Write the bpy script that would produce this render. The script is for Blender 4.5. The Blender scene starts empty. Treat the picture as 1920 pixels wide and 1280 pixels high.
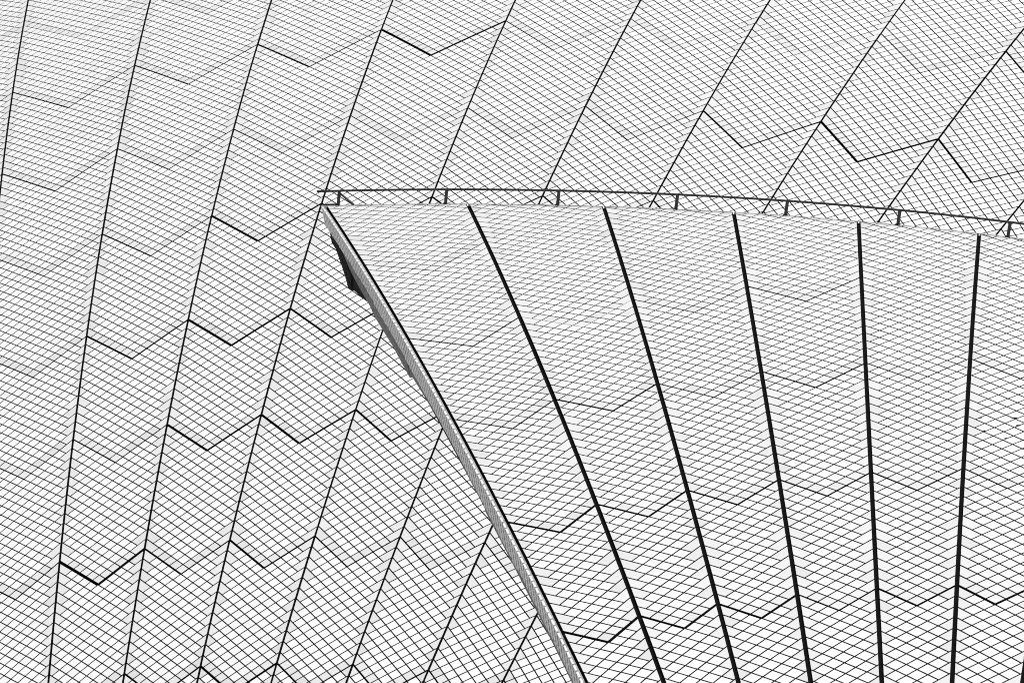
import bpy, bmesh, math, random
from mathutils import Vector, Matrix
random.seed(7)
scene = bpy.context.scene
SQ2 = math.sqrt(2.0)

# ---------------------------------------------------------------- camera
PITCH = math.radians(18.0)
CAM = Vector((0.0, 0.0, 1.7))
FPX = 10314.29                       # focal length in pixels of a 1920 px wide frame
cam_data = bpy.data.cameras.new("camera")
cam_data.sensor_width = 36.0
cam_data.lens = FPX / 1920.0 * 36.0
cam_data.clip_start = 0.5
cam_data.clip_end = 5000.0
cam = bpy.data.objects.new("camera", cam_data)
scene.collection.objects.link(cam)
cam.location = CAM
cam.rotation_euler = (math.pi / 2 + PITCH, 0.0, 0.0)
scene.camera = cam

# ---------------------------------------------------------------- sky, sun, exposure (bright overcast, a black-and-white picture)
SUN_ELEV, SUN_AZ = math.radians(52.0), math.radians(150.0)   # azimuth from +Y towards +X
world = bpy.data.worlds.new("World")
scene.world = world
world.use_nodes = True
wn = world.node_tree
wn.nodes.clear()
sky = wn.nodes.new("ShaderNodeTexSky")
sky.sky_type = 'NISHITA'
sky.sun_disc = False
sky.sun_elevation = SUN_ELEV
sky.sun_rotation = SUN_AZ
sky.dust_density = 4.0
bw = wn.nodes.new("ShaderNodeRGBToBW")
bg = wn.nodes.new("ShaderNodeBackground")
bg.inputs["Strength"].default_value = 0.12
wo = wn.nodes.new("ShaderNodeOutputWorld")
wn.links.new(sky.outputs["Color"], bw.inputs["Color"])
wn.links.new(bw.outputs["Val"], bg.inputs["Color"])
wn.links.new(bg.outputs["Background"], wo.inputs["Surface"])

sun_data = bpy.data.lights.new("sun", 'SUN')
sun_data.energy = 1.5
sun_data.angle = math.radians(20.0)
sun = bpy.data.objects.new("sun", sun_data)
scene.collection.objects.link(sun)
sd = Vector((math.cos(SUN_ELEV) * math.sin(SUN_AZ), math.cos(SUN_ELEV) * math.cos(SUN_AZ), math.sin(SUN_ELEV)))
sun.rotation_euler = sd.to_track_quat('Z', 'Y').to_euler()
sun.location = sd * 200

vs = scene.view_settings
vs.view_transform = 'Standard'
vs.look = 'None'
vs.exposure = 0.28
scene.cycles.use_denoising = False          # keep the fine joints crisp and neutral
scene.cycles.pixel_filter_type = 'BLACKMAN_HARRIS'
scene.cycles.filter_width = 1.0
vs.gamma = 1.0
vs.use_curve_mapping = False

# ---------------------------------------------------------------- materials
def nodes_of(m):
    m.use_nodes = True
    nt = m.node_tree
    return nt, nt.nodes["Principled BSDF"]

def tile_material(name, lo, hi, rough, dirt):
    """Ceramic: every tile a slightly different grey, a few faint stains and specks."""
    m = bpy.data.materials.new(name)
    nt, p = nodes_of(m)
    N, L = nt.nodes, nt.links
    geo = N.new("ShaderNodeNewGeometry")
    oi = N.new("ShaderNodeObjectInfo")
    add = N.new("ShaderNodeMath"); add.operation = 'ADD'
    L.new(geo.outputs["Random Per Island"], add.inputs[0]); L.new(oi.outputs["Random"], add.inputs[1])
    fr = N.new("ShaderNodeMath"); fr.operation = 'FRACT'; L.new(add.outputs[0], fr.inputs[0])
    pw = N.new("ShaderNodeMath"); pw.operation = 'POWER'; pw.inputs[1].default_value = 0.45
    L.new(fr.outputs[0], pw.inputs[0])
    mr = N.new("ShaderNodeMapRange"); mr.inputs["To Min"].default_value = lo; mr.inputs["To Max"].default_value = hi
    L.new(pw.outputs[0], mr.inputs["Value"])
    # weathering: broad stains and fine specks, fixed to the surface
    no = N.new("ShaderNodeTexNoise"); no.inputs["Scale"].default_value = 0.55; no.inputs["Detail"].default_value = 8.0
    no.inputs["Roughness"].default_value = 0.65
    L.new(geo.outputs["Position"], no.inputs["Vector"])
    st = N.new("ShaderNodeMapRange"); st.inputs["From Min"].default_value = 0.52; st.inputs["From Max"].default_value = 0.78
    st.inputs["To Min"].default_value = 1.0; st.inputs["To Max"].default_value = 1.0 - dirt
    L.new(no.outputs["Fac"], st.inputs["Value"])
    n2 = N.new("ShaderNodeTexNoise"); n2.inputs["Scale"].default_value = 38.0; n2.inputs["Detail"].default_value = 3.0
    L.new(geo.outputs["Position"], n2.inputs["Vector"])
    sp = N.new("ShaderNodeMapRange"); sp.inputs["From Min"].default_value = 0.70; sp.inputs["From Max"].default_value = 0.80
    sp.inputs["To Min"].default_value = 1.0; sp.inputs["To Max"].default_value = 0.45
    L.new(n2.outputs["Fac"], sp.inputs["Value"])
    m1 = N.new("ShaderNodeMath"); m1.operation = 'MULTIPLY'; L.new(mr.outputs[0], m1.inputs[0]); L.new(st.outputs[0], m1.inputs[1])
    m2 = N.new("ShaderNodeMath"); m2.operation = 'MULTIPLY'; L.new(m1.outputs[0], m2.inputs[0]); L.new(sp.outputs[0], m2.inputs[1])
    L.new(m2.outputs[0], p.inputs["Base Color"])
    p.inputs["Roughness"].default_value = rough
    p.inputs["IOR"].default_value = 1.5
    return m

def noise_material(name, lo, hi, scale, rough, bump=0.0):
    m = bpy.data.materials.new(name)
    nt, p = nodes_of(m)
    N, L = nt.nodes, nt.links
    geo = N.new("ShaderNodeNewGeometry")
    no = N.new("ShaderNodeTexNoise"); no.inputs["Scale"].default_value = scale; no.inputs["Detail"].default_value = 9.0
    no.inputs["Roughness"].default_value = 0.7
    L.new(geo.outputs["Position"], no.inputs["Vector"])
    mr = N.new("ShaderNodeMapRange"); mr.inputs["From Min"].default_value = 0.3; mr.inputs["From Max"].default_value = 0.7
    mr.inputs["To Min"].default_value = lo; mr.inputs["To Max"].default_value = hi
    L.new(no.outputs["Fac"], mr.inputs["Value"])
    L.new(mr.outputs[0], p.inputs["Base Color"])
    p.inputs["Roughness"].default_value = rough
    if rough > 0.88: p.inputs["Specular IOR Level"].default_value = 0.05
    if bump:
        b = N.new("ShaderNodeBump"); b.inputs["Strength"].default_value = bump; b.inputs["Distance"].default_value = 0.02
        L.new(no.outputs["Fac"], b.inputs["Height"]); L.new(b.outputs["Normal"], p.inputs["Normal"])
    return m

M_GLAZED = tile_material("glazed_tile", 0.76, 0.83, 0.28, 0.06)
M_MATTE = tile_material("matte_tile", 0.59, 0.68, 0.75, 0.10)
M_GROUT = noise_material("dark_grout", 0.006, 0.014, 30.0, 0.95)
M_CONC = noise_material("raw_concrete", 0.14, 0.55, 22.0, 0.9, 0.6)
M_SOFFIT = noise_material("concrete_in_shade_and_grime", 0.015, 0.05, 14.0, 0.95, 0.4)  # concrete with the crown's deep shade put into its colour; grime patches share it
M_VAULT = noise_material("waterproof_membrane", 0.004, 0.008, 8.0, 0.9)
M_METAL = noise_material("blackened_bronze", 0.012, 0.03, 25.0, 0.55)
M_PAVE = noise_material("granite_paving", 0.22, 0.32, 1.5, 0.85)

# ---------------------------------------------------------------- geometry helpers
FWD = Vector((0.0, math.cos(PITCH), math.sin(PITCH)))
UPC = Vector((0.0, -math.sin(PITCH), math.cos(PITCH)))
def cam2world_dir(v):
    return Vector((v[0], 0, 0)) + FWD * v[2] - UPC * v[1]
def project(P):
    d = P - CAM
    z = d.dot(FWD)
    return 960 + FPX * d.x / z, 640 - FPX * d.dot(UPC) / z

R = 75.2                                  # every shell is cut from the same sphere
DPH = math.radians(3.65)                  # angle between neighbouring ribs
HALF = DPH / 2

class Sphere:
    """Sphere of a shell: ribs are meridians that meet in a pole near the pedestal."""
    def __init__(self, C, M, kc):
        self.C = CAM + cam2world_dir(C)
        cols = [[M[r][c] for r in range(3)] for c in range(3)]
        self.ex, self.ey, self.ez = [cam2world_dir(c) for c in cols]
        self.kc = kc
        self.pole = self.C + self.ez * R
    def e(self, k):                       # radial direction of rib k in the equator plane, and direction of growing k
        ph = -(k - self.kc) * DPH
        return self.ex * math.cos(ph) + self.ey * math.sin(ph), self.ex * math.sin(ph) - self.ey * math.cos(ph)
    def frame(self, kcol):
        return self.e(kcol + 0.5)
    def at(self, theta, k, depth=0.0, off=0.0):
        e, ep = self.e(k)
        return self.C + ep * off + (e * math.sin(theta) + self.ez * math.cos(theta)) * (R - depth)
    def normal(self, P):
        return (P - self.C).normalized()
    def kth(self, P):
        d = (P - self.C).normalized()
        return -math.atan2(d.dot(self.ey), d.dot(self.ex)) / DPH + self.kc, math.acos(max(-1, min(1, d.dot(self.ez))))

FAR = Sphere([11.751860879300162, 59.763550069468245, 118.12952522485685],
             [[0.1621917820648875, -0.9598228632030553, -0.2289844909667574],
              [-0.8134273701017835, 0.0013138176289371195, -0.5816650130896082],
              [0.5585962221496956, 0.2806035373189847, -0.7805330969562796]], 4.5)
NEAR = Sphere([9.715435293171721, 69.57784189370093, 82.09614309075002],
              [[-0.07362218190775738, -0.9932241555141847, -0.08991969325056387],
               [-0.5605107650115206, 0.11578588955287394, -0.8200129938523227],
               [0.8248681450009698, -0.009970189746645708, -0.5652372410581905]], 2.5)

# ridge of the near shell: polar angle of its cut against the rib number
RIDGE = [(-1.0, 18.83), (0.0, 17.995), (0.209, 17.843), (0.748, 17.411), (1.005, 17.205), (1.475, 16.850), (2.003, 16.499), (2.520, 16.204),
         (3.005, 15.921), (3.442, 15.718), (4.019, 15.443), (4.505, 15.227), (5.008, 15.000), (5.333, 14.875), (6.0, 14.60), (7.0, 14.22), (9.0, 13.5)]
def polyfit(pts, n):
    A = Matrix([[0.0] * 4 for _ in range(4)])
    A4 = [[sum((x ** (i + j)) for x, y in pts) for j in range(n)] for i in range(n)]
    bvec = [sum(y * x ** i for x, y in pts) for i in range(n)]
    A = Matrix(A4); return A.inverted() @ Vector(bvec)
RC = polyfit(RIDGE, 4)
def ridge_theta(k):
    return math.radians(RC[0] + RC[1] * k + RC[2] * k * k + RC[3] * k ** 3)

def link(o, parent=None):
    scene.collection.objects.link(o)
    if parent is not None:
        o.parent = parent
    return o
def empty(name, loc):
    o = bpy.data.objects.new(name, None)
    o.empty_display_size = 0.5
    o.location = loc
    return link(o)
def tag(o, label=None, cat=None, group=None, kind=None):
    if label: o["label"] = label
    if cat: o["category"] = cat
    if group: o["group"] = group
    if kind: o["kind"] = kind
    return o
ORIGIN = {}                                # world position of each parent's origin (no rotations above the leaf parts)
def mesh_obj(name, verts, faces, mat, parent=None, origin=None):
    """verts in world space; object origin at `origin`, parented without inverse."""
    po = ORIGIN.get(parent.name, Vector((0, 0, 0))) if parent else Vector((0, 0, 0))
    if origin is None:
        origin = sum(verts, Vector()) / len(verts)
    me = bpy.data.meshes.new(name)
    me.from_pydata([tuple(v - origin) for v in verts], [], faces)
    me.materials.append(mat)
    me.update()
    o = bpy.data.objects.new(name, me)
    o.location = origin - po
    link(o, parent)
    ORIGIN[o.name] = origin
    return o

def prism(verts_top, verts_bot):
    """closed solid between two loops"""
    n = len(verts_top)
    v = list(verts_top) + list(verts_bot)
    c = sum(v, Vector()) / len(v)
    f = [list(range(n)), list(range(2 * n - 1, n - 1, -1))] + [[i, n + i, n + (i + 1) % n, (i + 1) % n] for i in range(n)]
    a = sum((verts_top), Vector()) / n
    nn = Vector()
    for i in range(n):
        nn += (verts_top[i] - a).cross(verts_top[(i + 1) % n] - a)
    if nn.dot(a - c) < 0:
        f = [q[::-1] for q in f]
    return v, f

def box_between(P, Q, side, w, h):
    """bar from P to Q, w wide along `side`, h deep across"""
    d = (Q - P).normalized()
    s = (side - d * side.dot(d)).normalized()
    t = d.cross(s)
    a = [s * (w / 2) + t * (h / 2), s * (-w / 2) + t * (h / 2), s * (-w / 2) - t * (h / 2), s * (w / 2) - t * (h / 2)]
    return prism([P + x for x in a], [Q + x for x in a])

# ---------------------------------------------------------------- ground (below the frame; it bounces light up onto the shells)
g = mesh_obj("ground", [Vector((x, y, 0)) for x, y in ((-2500, -2500), (2500, -2500), (2500, 2500), (-2500, 2500))], [[0, 1, 2, 3]], M_PAVE, None, Vector((0, 0, 0)))
tag(g, "pale granite paving stretching away below the roof shells", "ground", kind="structure")

# ---------------------------------------------------------------- tile lids
GAP = {"far": 0.0165, "near": 0.0165}      # grout width
MGAP = {"far": 0.029, "near": 0.042}       # open joint along the ribs
THICK = 0.010
def hidden_by_near(P):
    """does the near shell stand well in front of P, seen from the camera"""
    d = (P - CAM).normalized()
    oc = NEAR.C - CAM
    b = oc.dot(d); D = b * b - oc.dot(oc) + R * R
    if D < 0: return False
    t = b - math.sqrt(D)
    if t > (P - CAM).length - 0.5: return False
    k, th = NEAR.kth(CAM + d * t)
    return k, th
def in_frame(P, m):
    x, y = project(P)
    return -m < x < 1920 + m and -m < y < 1280 + m

def clip(poly, h):
    """Sutherland-Hodgman of a (u,s) polygon with h >= 0 kept"""
    out = []
    n = len(poly)
    hv = [h(*q) for q in poly]
    for i in range(n):
        a, b = poly[i], poly[(i + 1) % n]
        ha, hb = hv[i], hv[(i + 1) % n]
        if ha >= 0: out.append(a)
        if (ha >= 0) != (hb >= 0):
            t = ha / (ha - hb)
            out.append((a[0] + (b[0] - a[0]) * t, a[1] + (b[1] - a[1]) * t))
    return out if len(out) >= 3 else None
def area2(poly):
    return abs(sum(poly[i][0] * poly[(i + 1) % len(poly)][1] - poly[(i + 1) % len(poly)][0] * poly[i][1] for i in range(len(poly)))) / 2

def lid_cells(s_lo, n, t, gap, mg, j_lo, j_hi):
    """Chevron of a lid: list of (kind, full cell, tile outline, square?) in (u, s): u across, s along the rib from the pole."""
    g2 = gap / 2
    def W(s): return R * math.atan(math.sin(s / R) * math.tan(HALF)) - mg / 2
    def edge_a(b):
        a = b + 1.0
        for _ in range(12):
            a = b + SQ2 * W(s_lo + (a + b) / SQ2)
        return a
    def us(a, b): return ((a - b) / SQ2, s_lo + (a + b) / SQ2)
    cells = []
    for j in range(n):
        lo, hi = j * t, (j + 1) * t
        il = j_lo / 2 if j == 0 else g2          # inset of the tile at the lower and upper edge of its course
        ih = j_hi / 2 if j == n - 1 else g2
        LIP = 0.0015                             # the bed shows a hair beyond the tiles at the lid's edges
        blo, bhi = (j_lo / 2 - LIP if j == 0 else lo), (hi - j_hi / 2 + LIP if j == n - 1 else hi)
        A0 = edge_a(lo)
        i0 = int(math.floor(A0 / t - 0.02))
        for sgn in (1, -1):
            def put(kind, cell, tile, sq):
                m = (lambda q: q) if sgn == 1 else (lambda q: (q[1], q[0]))
                cells.append((kind, [us(*m(q)) for q in cell], [us(*m(q)) for q in tile], sq))
            for i in range(j, i0):
                if i == j and sgn == -1: continue
                l, r = i * t, (i + 1) * t
                cl, tl = l, l + g2
                cr, tr = r, r - g2
                if i == j:
                    if j == 0: cl, tl = j_lo / 2 - LIP, j_lo / 2
                bh, th_ = bhi, hi - ih
                if j == n - 1 and i == j: bh, th_ = hi, hi - g2      # the tile in the notch of the upper V keeps its full size
                kind = "matte" if j == 0 else "glazed"
                put(kind, [(cl, blo), (cr, blo), (cr, bh), (cl, bh)], [(tl, lo + il), (tr, lo + il), (tr, th_), (tl, th_)], True)
            l = i0 * t
            if i0 < j: continue
            cell = [(l, blo), (edge_a(blo) + LIP * SQ2, blo), (edge_a(bhi) + LIP * SQ2, bhi), (l, bhi)]
            if cell[1][0] < l:
                cell = [(l, blo + (l - cell[1][0])), cell[2], cell[3]]
            y0, y1 = lo + il, hi - ih
            x0, x1 = edge_a(y0), edge_a(y1)
            tl = l + g2
            if x0 > tl + 1e-4: tile = [(tl, y0), (x0, y0), (x1, y1), (tl, y1)]
            else:
                f = (tl - x0) / max(x1 - x0, 1e-6)
                tile = [(tl, y0 + f * (y1 - y0)), (x1, y1), (tl, y1)]
            put("matte", cell, tile, False)
    return cells

rng = random.Random(3)
SQUARE = {}
def square_mesh(kind):
    if kind not in SQUARE:
        z = THICK
        b = 0.012
        v = [(-.5, -.5, -z), (.5, -.5, -z), (.5, .5, -z), (-.5, .5, -z)]
        v += [(-.5, -.5, -.0012), (.5, -.5, -.0012), (.5, .5, -.0012), (-.5, .5, -.0012)]
        q = .5 - b
        v += [(-q, -q, 0), (q, -q, 0), (q, q, 0), (-q, q, 0)]
        f = [[8, 9, 10, 11]]
        for lo in (0, 4):
            f += [[lo + i, lo + (i + 1) % 4, lo + 4 + (i + 1) % 4, lo + 4 + i] for i in range(4)]
        me = bpy.data.meshes.new(("glazed" if kind == "glazed" else "matte") + "_square_tile")
        me.from_pydata(v, [], f)
        me.materials.append(M_GLAZED if kind == "glazed" else M_MATTE)
        me.update()
        SQUARE[kind] = me
    return SQUARE[kind]

def tile_solid(pts, nrm, tilt):
    """tile of any outline: top loop, slightly eased arris, sides; pts in world space on the sphere"""
    c = sum(pts, Vector()) / len(pts)
    n = len(pts)
    tp = []
    for p_ in pts:
        d = (p_ - c)
        tp.append(p_ + nrm * (d.dot(tilt)))
    inner = [p_ + (c - p_).normalized() * min(0.0018, (c - p_).length * .2) for p_ in tp]
    arr = [p_ - nrm * 0.0012 for p_ in tp]
    bot = [p_ - nrm * THICK for p_ in pts]
    v = inner + arr + bot
    f = [list(range(n))]
    f += [[i, n + i, n + (i + 1) % n, (i + 1) % n] for i in range(n)]
    f += [[n + i, 2 * n + i, 2 * n + (i + 1) % n, n + (i + 1) % n] for i in range(n)]
    a = inner[0]
    nn = Vector()
    for i in range(n): nn += (inner[i] - c).cross(inner[(i + 1) % n] - c)
    if nn.dot(nrm) < 0: f = [q[::-1] for q in f]
    return v, f

def build_shell(sph, which, root, lids, ridge=None):
    gap, mg = GAP[which], MGAP[which]
    ORIGIN[root.name] = root.location.copy()
    all_tiles, lid_objs = [], []
    for (kcol, s_lo, s_hi, n, j_lo, j_hi) in lids:
        t = (s_hi - s_lo) / (n * SQ2)
        e, ep = sph.frame(kcol)
        def X(u, s, dr=0.0):
            b = u / R; a = s / R
            return sph.C + ((e * math.sin(a) + sph.ez * math.cos(a)) * math.cos(b) + ep * math.sin(b)) * (R + dr)
        h = None
        if ridge:
            def h(u, s):
                k, th = sph.kth(X(u, s)); return (ridge(k) - th) * R
        cells = lid_cells(s_lo, n, t, gap, mg, j_lo, j_hi)
        kept = []
        for kind, cell, tile, sq in cells:
            if h:
                if min(h(*q) for q in cell) < 0:
                    cell = clip(cell, h)
                    if not cell: continue
                    tile = clip(tile, lambda u, s: h(u, s) - 0.010); sq = False
            if not cell: continue
            kept.append((kind, cell, tile if tile and area2(tile) > 2e-5 else None, sq))
        if not kept: continue
        # panel under the tiles: grout bed with the lid's own sides going down into the joints
        vid, V, Fc, edges = {}, [], [], {}
        lid_dr = rng.uniform(-0.003, 0.003)
        def vert(q):
            key = (round(q[0], 4), round(q[1], 4))
            if key not in vid:
                vid[key] = len(V); V.append(X(q[0], q[1], lid_dr - 0.0022))
            return vid[key]
        for kind, cell, tile, sq in kept:
            ids = []
            for q in cell:
                i = vert(q)
                if not ids or ids[-1] != i: ids.append(i)
            if ids[0] == ids[-1]: ids.pop()
            if len(ids) < 3: continue
            c = sum((V[i] for i in ids), Vector()) / len(ids)
            nn = (V[ids[1]] - V[ids[0]]).cross(V[ids[2]] - V[ids[0]])
            if nn.dot(c - sph.C) < 0: ids = ids[::-1]
            Fc.append(ids)
        # sides: outline of the chevron (bottom V, both ribs, top V) as one skirt
        nv = len(V)
        ed = {}
        for fc in Fc:
            for i in range(len(fc)):
                a, b = fc[i], fc[(i + 1) % len(fc)]
                ed[(a, b)] = ed.get((a, b), 0) + 1
        low = {}
        def down(i):
            if i not in low:
                low[i] = len(V); V.append(V[i] - sph.normal(V[i]) * 0.07)
            return low[i]
        for (a, b) in list(ed):
            if (b, a) not in ed:
                Fc.append([a, down(a), down(b), b])
        cen = sum(V[:nv], Vector()) / nv
        lid = mesh_obj("tile_lid", V, Fc, M_GROUT, root, cen)
        lid_objs.append(lid)
        for kind, cell, tile, sq in kept:
            if not tile: continue
            pts = [X(u, s, lid_dr) for u, s in tile]
            c = sum(pts, Vector()) / len(pts)
            all_tiles.append([kind, sq, pts, c, sph.normal(c), lid, 0.0, (e, ep)])
    # the tiles that show largest become objects of their own, up to 300 of each kind
    for T in all_tiles:
        xy = [project(p_) for p_ in T[2]]
        if all(3 < x < 1917 and 3 < y < 1277 for x, y in xy):
            vis = True
            if which == "far":
                hn = hidden_by_near(T[3])
                vis = not (hn and hn[0] > -0.3 and hn[1] < ridge_theta(hn[0]) + math.radians(0.3))
            if vis: T[6] = area2(xy)
    single = set()
    for kind in ("glazed", "matte"):
        order = sorted((i for i, T in enumerate(all_tiles) if T[0] == kind and T[6] > 0), key=lambda i: -all_tiles[i][6])
        single.update(order[:300])
    fields = {}
    for i, (kind, sq, pts, c, nrm, lid, ar, fr) in enumerate(all_tiles):
        tl = Vector((rng.gauss(0, 1), rng.gauss(0, 1), rng.gauss(0, 1))) * 0.004
        name = "tile" if kind == "glazed" else "matte_tile"
        mat = M_GLAZED if kind == "glazed" else M_MATTE
        if i in single:
            if sq and len(pts) == 4:
                x = (pts[1] + pts[2] - pts[0] - pts[3]) / 2
                y = (pts[3] + pts[2] - pts[0] - pts[1]) / 2
                z = x.cross(y).normalized()
                if z.dot(nrm) < 0: x, y = y, x; z = -z
                o = bpy.data.objects.new(name, square_mesh(kind))
                z = (z + tl).normalized()
                xx = (x - z * x.dot(z)); yy = z.cross(xx.normalized()) * y.length
                Mx = Matrix(((xx.x, yy.x, z.x, 0), (xx.y, yy.y, z.y, 0), (xx.z, yy.z, z.z, 0), (0, 0, 0, 1)))
                o.matrix_basis = Matrix.Translation(c - ORIGIN[lid.name]) @ Mx
                link(o, lid)
            else:
                v, f = tile_solid(pts, nrm, tl)
                mesh_obj(name, v, f, mat, lid, c)
        else:
            v, f = tile_solid(pts, nrm, tl)
            V, F, MI = fields.setdefault(lid.name, ([], [], []))
            b = len(V)
            V.extend(v); F.extend([[b + q for q in fc] for fc in f]); MI.extend([0 if kind == "glazed" else 1] * len(f))
    for lid in lid_objs:
        if lid.name not in fields: continue
        V, F, MI = fields[lid.name]
        o = mesh_obj("tile_field", V, F, M_GLAZED, lid, ORIGIN[lid.name])
        o.data.materials.append(M_MATTE)
        o.data.polygons.foreach_set("material_index", MI)
        tag(o, kind="stuff")
    print(which, "lids", len(lid_objs), "tiles", len(all_tiles), "single", len(single))
    return lid_objs

def vault(sph, root, k0, k1, t0, t1, top=None, name="concrete_vault", dep=0.075, th=0.35):
    """structural shell below the lids, a thick curved slab"""
    nk, nt = int((k1 - k0) * 4), 36
    V, F = [], []
    for layer in (dep, dep + th):
        for i in range(nk + 1):
            k = k0 + (k1 - k0) * i / nk
            hi = top(k) if top else t1
            for j in range(nt + 1):
                V.append(sph.at(t0 + (hi - t0) * j / nt, k, layer))
    W_ = nt + 1
    L = (nk + 1) * W_
    for i in range(nk):
        for j in range(nt):
            q = [i * W_ + j, (i + 1) * W_ + j, (i + 1) * W_ + j + 1, i * W_ + j + 1]
            F.append(q); F.append([L + x for x in q[::-1]])
    def wall(a, b): F.append([a, L + a, L + b, b])
    for i in range(nk):
        wall((i + 1) * W_, i * W_); wall(i * W_ + nt, (i + 1) * W_ + nt)
    for j in range(nt):
        wall(j, j + 1); wall(nk * W_ + j + 1, nk * W_ + j)
    c = sum((V[x] for x in F[0]), Vector()) / 4
    nn = (V[F[0][1]] - V[F[0][0]]).cross(V[F[0][2]] - V[F[0][0]])
    if nn.dot(c - sph.C) < 0: F = [q[::-1] for q in F]
    return mesh_obj(name, V, F, M_VAULT, root)

# ---------------------------------------------------------------- far shell
far = empty("roof_shell", FAR.pole)
tag(far, kind="thing", label="vast white tiled roof shell filling the background behind the smaller shell", cat="roof shell")
ORIGIN[far.name] = far.location.copy()
apex_far = [37.32, 34.75, 32.22, 29.8897, 27.3647, 25.0476, 22.5522, 20.2662, 17.7965, 15.5228, 13.07, 10.83, 8.45]
rows_far = [13, 13, 12, 13, 12, 13, 12, 13, 12, 13, 12, 13]
rows_far[0], rows_far[1] = 13, 13
apex_far[1] = 29.8897 + 2.325 + 2.53; apex_far[2] = 29.8897 + 2.325; apex_far[0] = apex_far[1] + 2.34
rows_far[:3] = [12, 13, 12]
# width of the open chevron joint under each lid: (row, column) as they have worked open
TH, MD, TN = 0.034, 0.024, 0.0145
joint_far = {(3, 0): MD, (3, 1): MD, (3, 2): TH, (3, 3): 0.038, (3, 4): 0.018, (3, 5): TN, (3, 6): TN, (3, 7): 0.017, (3, 8): MD,
             (4, 0): MD, (4, 1): 0.018, (4, 2): 0.017, (4, 3): TN, (4, 4): 0.016, (4, 5): 0.019, (4, 6): MD, (4, 7): TH, (4, 8): 0.03,
             (5, 0): 0.018, (5, 1): MD, (5, 2): 0.036, (5, 3): 0.03, (5, 4): MD, (5, 5): MD, (5, 6): MD,
             (6, 0): 0.018, (6, 1): 0.027, (6, 2): 0.033, (6, 3): 0.027,
             (7, 0): 0.017, (7, 1): 0.018, (7, 2): 0.032, (7, 3): 0.033, (7, 4): 0.028,
             (8, 0): 0.019, (8, 1): 0.040, (8, 2): 0.026, (8, 3): 0.029, (8, 4): 0.018, (8, 5): 0.018, (8, 6): 0.017,
             (9, 2): 0.022, (9, 3): 0.027, (9, 4): 0.022, (9, 5): 0.02, (9, 6): 0.019}
def jf(r, k): return (0.0165 if r <= 2 else joint_far.get((r, k), 0.019) * 1.15)
lids = []
for r in range(len(rows_far)):
    for k in range(-3, 13):
        s_hi, s_lo = apex_far[r], apex_far[r + 1]
        e, ep = FAR.frame(k)
        see = False
        for a in (0.0, 0.33, 0.66, 1.0):
            for b in (-1, -0.5, 0, 0.5, 1):
                s = s_lo + (s_hi - s_lo) * a + abs(b) * 0.8
                P = FAR.at(s / R, k + 0.5 + b * 0.5)
                if in_frame(P, 170):
                    hn = hidden_by_near(P)
                    if not (hn and hn[0] > 0.7 and hn[1] < ridge_theta(hn[0]) - math.radians(0.55)):
                        see = True
        if see:
            # row index of the joint below this lid is r+1
            lids.append((k, s_lo, s_hi, rows_far[r], jf(r + 1, k), jf(r, k)))
build_shell(FAR, "far", far, lids)
vault(FAR, far, -3, 12, 8.0 / R, 39.0 / R)

# ---------------------------------------------------------------- near shell
near = empty("roof_shell", NEAR.pole)
tag(near, kind="thing", label="smaller white tiled roof shell in front with a dark open edge and a ridge rail", cat="roof shell")
ORIGIN[near.name] = near.location.copy()
ap = [20.4092, 17.9226, 15.6367, 13.1717, 10.9260, 8.50, 6.27]
rn = [13, 12, 13, 12, 13, 12]
joint_near = {(0, 0): 0.022, (1, 0): 0.020, (1, 1): 0.017, (1, 2): 0.019, (1, 3): 0.017,
              (2, 0): 0.022, (2, 1): 0.021, (2, 2): 0.023, (2, 3): 0.026, (2, 4): 0.017, (2, 5): 0.017,
              (3, 0): 0.034, (3, 1): 0.032, (3, 2): 0.024, (3, 3): 0.024, (3, 4): 0.024, (3, 5): 0.026,
              (4, 0): 0.034, (4, 1): 0.032, (4, 2): 0.030, (4, 3): 0.026, (4, 4): 0.026, (4, 5): 0.026}
def jn(r, k): return joint_near.get((r, k), 0.024) * 1.02
lids = []
for k in range(0, 8):
    first = 0 if k == 0 else (1 if k < 4 else 2)       # the top lid runs up to the ridge
    t_top = (ap[first - 1] - ap[first]) / (rn[first - 1] * SQ2) if first > 0 else 2.31 / (12 * SQ2)
    n_top = 44
    lids.append((k, ap[first], ap[first] + n_top * t_top * SQ2, n_top, jn(first, k), GAP["near"]))
    for r in range(first, len(rn)):
        lids.append((k, ap[r + 1], ap[r], rn[r], jn(r + 1, k), jn(r, k)))
build_shell(NEAR, "near", near, lids, ridge_theta)
vault(NEAR, near, 0.0, 8, 6.0 / R, 0, top=lambda k: ridge_theta(k) - 0.02 / R)

# coping along the ridge, one length per rib bay
for k in range(0, 8):
    loop_in, loop_out = [], []
    sec = []
    for i in range(9):
        kk = k + 0.004 + (1 - 0.008) * i / 8 - (0.03 if (k == 0 and i == 0) else 0)
        th = ridge_theta(kk)
        sec.append([NEAR.at(th + 0.004 / R, kk, -0.001), NEAR.at(th + 0.030 / R, kk, 0.004), NEAR.at(th + 0.034 / R, kk, 0.06), NEAR.at(th + 0.004 / R, kk, 0.06)])
    V = [p_ for s_ in sec for p_ in s_]
    F = []
    for i in range(8):
        for j in range(4):
            F.append([i * 4 + j, i * 4 + (j + 1) % 4, (i + 1) * 4 + (j + 1) % 4, (i + 1) * 4 + j])
    F.append([3, 2, 1, 0]); F.append([32, 33, 34, 35])
    mesh_obj("ridge_coping", V, F, M_GLAZED, near)

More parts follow.
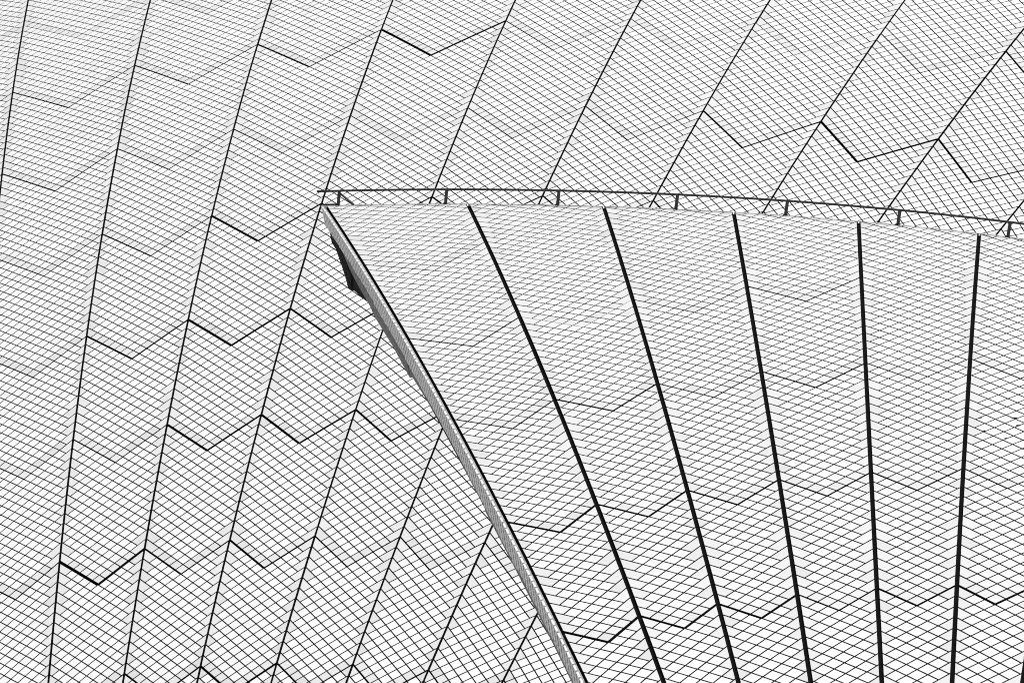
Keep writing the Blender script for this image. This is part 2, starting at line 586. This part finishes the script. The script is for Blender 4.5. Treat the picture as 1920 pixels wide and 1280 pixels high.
# fascia: the free edge of the shell; a concrete face with a row of narrow tiles folded over its arris
OFF_SLAB, OFF_TILE, STRIP0 = -0.030, -0.041, -0.0225
def slab(name, poly, off0, off1, mat):
    a = [NEAR.at(math.radians(t_), 0.0, d_, off0) for t_, d_ in poly]
    b = [NEAR.at(math.radians(t_), 0.0, d_, off1) for t_, d_ in poly]
    v, f = prism(a, b)
    return mesh_obj(name, v, f, mat, near)
def seg(th0, th1, d0, d1, n=10):
    top = [(th0 + (th1 - th0) * i / n, 0.012) for i in range(n + 1)]
    bot = [(th0 + (th1 - th0) * i / n, d0 + (d1 - d0) * i / n) for i in range(n + 1)]
    return top + bot[::-1]
fascia = slab("fascia", seg(17.93, 17.44, 0.195, 0.20, 3), OFF_SLAB, -0.004, M_CONC)
f2 = slab("fascia", [(17.44, 0.012)] + [(17.44 + (14.16 - 17.44) * i / 12, 0.012) for i in range(1, 13)] +
          [(14.16, 0.455), (14.9, 0.425), (15.75, 0.445), (15.87, 0.40), (16.4, 0.38), (16.81, 0.34), (17.1, 0.25), (17.44, 0.20)], OFF_SLAB, -0.004, M_CONC)
f3 = slab("fascia", seg(14.15, 12.55, 0.40, 0.30), OFF_SLAB + 0.006, -0.004, M_CONC)
f4 = slab("fascia", seg(12.54, 11.19, 0.30, 0.33), OFF_SLAB, -0.004, M_CONC)
f5 = slab("fascia", seg(11.18, 5.2, 0.36, 0.26, 16), OFF_SLAB, -0.004, M_CONC)
fasc = [(f2, 14.155), (f3, 12.545), (f4, 11.185), (f5, 0)]
# rib under the crown: hangs below the fascia beside the peak
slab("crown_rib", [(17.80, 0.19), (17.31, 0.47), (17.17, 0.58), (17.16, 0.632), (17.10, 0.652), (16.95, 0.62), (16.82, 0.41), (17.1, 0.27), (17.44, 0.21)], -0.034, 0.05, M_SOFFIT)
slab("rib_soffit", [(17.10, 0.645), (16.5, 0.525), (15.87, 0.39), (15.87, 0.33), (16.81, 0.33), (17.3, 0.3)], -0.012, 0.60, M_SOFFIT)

GF = 0.026
for o_, t0_, t1_, dd in ((fascia, 17.93, 17.44, 0.195), (f2, 17.44, 15.6, 0.196), (f2, 15.6, 14.16, 0.225), (f3, 14.15, 12.55, 0.25), (f4, 12.54, 11.19, 0.255), (f5, 11.18, 10.0, 0.26), (f5, 10.0, 5.2, 0.225)):
    pl = seg(t0_, t1_, dd, dd, 6)
    v, f = prism([NEAR.at(math.radians(a_), 0.0, d_ + 0.002, OFF_TILE + 0.0015) for a_, d_ in pl], [NEAR.at(math.radians(a_), 0.0, d_ + 0.002, OFF_SLAB + 0.002) for a_, d_ in pl])
    mesh_obj("grout_bed", v, f, M_GROUT, o_)
def apex_theta(s):                                      # polar angle at rib 0 of the joint whose V apex is at arc s
    lo, hi = s / R, (s + 2) / R
    for _ in range(40):
        t_ = (lo + hi) / 2
        u = math.asin(math.sin(t_) * math.sin(HALF)); ft = math.atan2(math.sin(t_) * math.cos(HALF), math.cos(t_))
        if ft - u < s / R: lo = t_
        else: hi = t_
    return (lo + hi) / 2
bounds = [ridge_theta(0.0) - 0.004 / R] + [apex_theta(s) for s in ap]
for b0, b1 in zip(bounds[:-1], bounds[1:]):
    L_ = (b0 - b1) * R
    n = max(1, round(L_ / 0.1275))
    for i in range(n):
        g0 = 0.017 if i == 0 else GF / 2
        g1 = 0.017 if i == n - 1 else GF / 2
        ta = b0 - (b0 - b1) * i / n - g0 / R
        tb = b0 - (b0 - b1) * (i + 1) / n + g1 / R
        # narrow tile on top of the arris
        up = [NEAR.at(ta, 0, 0.0, STRIP0), NEAR.at(tb, 0, 0.0, STRIP0), NEAR.at(tb, 0, 0.001, OFF_TILE - 0.001), NEAR.at(ta, 0, 0.001, OFF_TILE - 0.001)]
        dn = [NEAR.at(ta, 0, 0.011, STRIP0), NEAR.at(tb, 0, 0.011, STRIP0), NEAR.at(tb, 0, 0.011, OFF_TILE - 0.001), NEAR.at(ta, 0, 0.011, OFF_TILE - 0.001)]
        v, f = prism(up, dn)
        own = fascia
        td = math.degrees((ta + tb) / 2)
        if td < 17.44:
            own = next(o for o, lim in fasc if td > lim)
        mesh_obj("arris_tile", v, f, M_GLAZED, own)
        # long tile down the face
        dl = (0.205 if td > 15.6 else 0.235 if td > 14.2 else 0.262 if td > 11.2 else 0.27 if td > 10 else 0.235) + rng.uniform(-0.008, 0.008)
        ou = [NEAR.at(ta, 0, 0.0125, OFF_TILE), NEAR.at(tb, 0, 0.0125, OFF_TILE), NEAR.at(tb, 0, dl, OFF_TILE), NEAR.at(ta, 0, dl, OFF_TILE)]
        inn = [NEAR.at(ta, 0, 0.0125, OFF_SLAB), NEAR.at(tb, 0, 0.0125, OFF_SLAB), NEAR.at(tb, 0, dl, OFF_SLAB), NEAR.at(ta, 0, dl, OFF_SLAB)]
        v, f = prism(ou, inn)
        mesh_obj("fascia_tile", v, f, M_GLAZED, own)
# sealant set a little way down in each open joint between the bays
for k in range(1, 8):
    ts = [ridge_theta(k) + 0.01 / R + (6.5 / R - ridge_theta(k)) * i / 40 for i in range(41)]
    V = [NEAR.at(t_, k, 0.024, o_) for o_ in (-0.026, 0.026) for t_ in ts]
    mesh_obj("joint_seal", V, [[i, i + 1, 42 + i, 41 + i] for i in range(40)], M_VAULT, near)
# dark bed under the joint between the fascia and the first bay
bed = [NEAR.at(bounds[0] + (bounds[-1] - bounds[0]) * i / 30, 0, 0.03, -0.022) for i in range(31)]
bed2 = [NEAR.at(bounds[0] + (bounds[-1] - bounds[0]) * i / 30, 0, 0.03, 0.03) for i in range(31)]
V = bed + bed2
mesh_obj("joint_seal", V, [[i, i + 1, 32 + i, 31 + i] for i in range(30)], M_VAULT, near)

# ---------------------------------------------------------------- rail along the near shell's ridge
rail = empty("ridge_rail", NEAR.at(ridge_theta(0.09), 0.09))
tag(rail, "thin dark metal rail on short posts along the ridge of the smaller shell", "rail")
ORIGIN[rail.name] = rail.location.copy()
H_R = 0.162
def rail_pt(k, h): 
    th = ridge_theta(k)
    return NEAR.at(th + 0.012 / R, k, -h)
V, F = [], []
ks = [-0.035 + (8.0 + 0.035) * i / 64 for i in range(65)]
rad = 0.0125
for k in ks:
    P = rail_pt(k, H_R); T_ = (rail_pt(k + 0.02, H_R) - rail_pt(k - 0.02, H_R)).normalized()
    n_ = NEAR.normal(P); b_ = T_.cross(n_).normalized()
    for a in range(8):
        an = a * math.pi / 4
        V.append(P + n_ * (math.cos(an) * rad) + b_ * (math.sin(an) * rad))
for i in range(64):
    for a in range(8):
        F.append([i * 8 + a, i * 8 + (a + 1) % 8, (i + 1) * 8 + (a + 1) % 8, (i + 1) * 8 + a])
F.append(list(range(8))[::-1]); F.append([64 * 8 + a for a in range(8)])
mesh_obj("rail", V, F, M_METAL, rail)
POSTS = [0.09, 0.84, 1.655, 2.55, 3.41, 4.32, 5.24, 6.17, 7.1]
for k in POSTS:
    P0, P1 = rail_pt(k, -0.012), rail_pt(k + 0.026, H_R - 0.004)
    T_ = (rail_pt(k + 0.05, 0) - rail_pt(k - 0.05, 0)).normalized()
    v, f = box_between(P0, P1, T_, 0.033, 0.012)
    post = mesh_obj("post", v, f, M_METAL, rail)
    B0 = rail_pt(k, 0.001); B1 = rail_pt(k, 0.007)
    v, f = box_between(B0, B1, T_, 0.05, 0.026)
    mesh_obj("base_plate", v, f, M_METAL, post)
v, f = box_between(rail_pt(0.105, H_R - 0.01), rail_pt(0.2, 0.0), NEAR.ez, 0.017, 0.017)
mesh_obj("brace", v, f, M_METAL, rail)
v, f = box_between(rail_pt(0.0, 0.006), rail_pt(0.085, 0.006), NEAR.ez, 0.016, 0.014)
mesh_obj("end_bar", v, f, M_METAL, rail)

# ---------------------------------------------------------------- grime caught on the tiles
def grime(sph, root, theta, k, w, h_, ang, sd):
    rr = random.Random(sd)
    P = sph.at(theta, k, -0.0012)
    e, ep = sph.e(k)
    n_ = sph.normal(P); a_ = ep; b_ = n_.cross(a_)
    ca, sa = math.cos(ang), math.sin(ang)
    loop = []
    for i in range(12):
        q = i * math.pi / 6; rad_ = rr.uniform(0.55, 1.15)
        x, y = math.cos(q) * w / 2 * rad_, math.sin(q) * h_ / 2 * rad_
        loop.append((x * ca - y * sa, x * sa + y * ca))
    top = [P + a_ * x * 0.8 + b_ * y * 0.8 + n_ * 0.0012 for x, y in loop]
    bot = [P + a_ * x + b_ * y - n_ * 0.004 for x, y in loop]
    v, f = prism(top, bot)
    mesh_obj("grime_patch", v, f, M_SOFFIT, root)
GRIME = [(NEAR, near, 0.19559, 5.489, 0.060, 0.034, 0.1), (NEAR, near, 0.19332, 5.536, 0.055, 0.032, 0.2), (NEAR, near, 0.19572, 5.141, 0.042, 0.020, 0.5),
         (NEAR, near, 0.19182, 5.196, 0.036, 0.020, -0.4), (NEAR, near, 0.18952, 5.425, 0.030, 0.020, 0.3),
         (FAR, far, 0.38873, 8.0285, 0.040, 0.024, 0.2), (FAR, far, 0.37938, 4.983, 0.036, 0.024, 0.6), (FAR, far, 0.42494, 7.834, 0.034, 0.026, 0.2),
         (FAR, far, 0.38633, 6.684, 0.026, 0.020, 0.0), (FAR, far, 0.29200, 0.334, 0.030, 0.022, 0.3), (FAR, far, 0.28459, 2.512, 0.026, 0.018, 0.3)]
for i, (sph, root, th, k, w, h_, an) in enumerate(GRIME):
    grime(sph, root, th, k, w, h_, an, i)
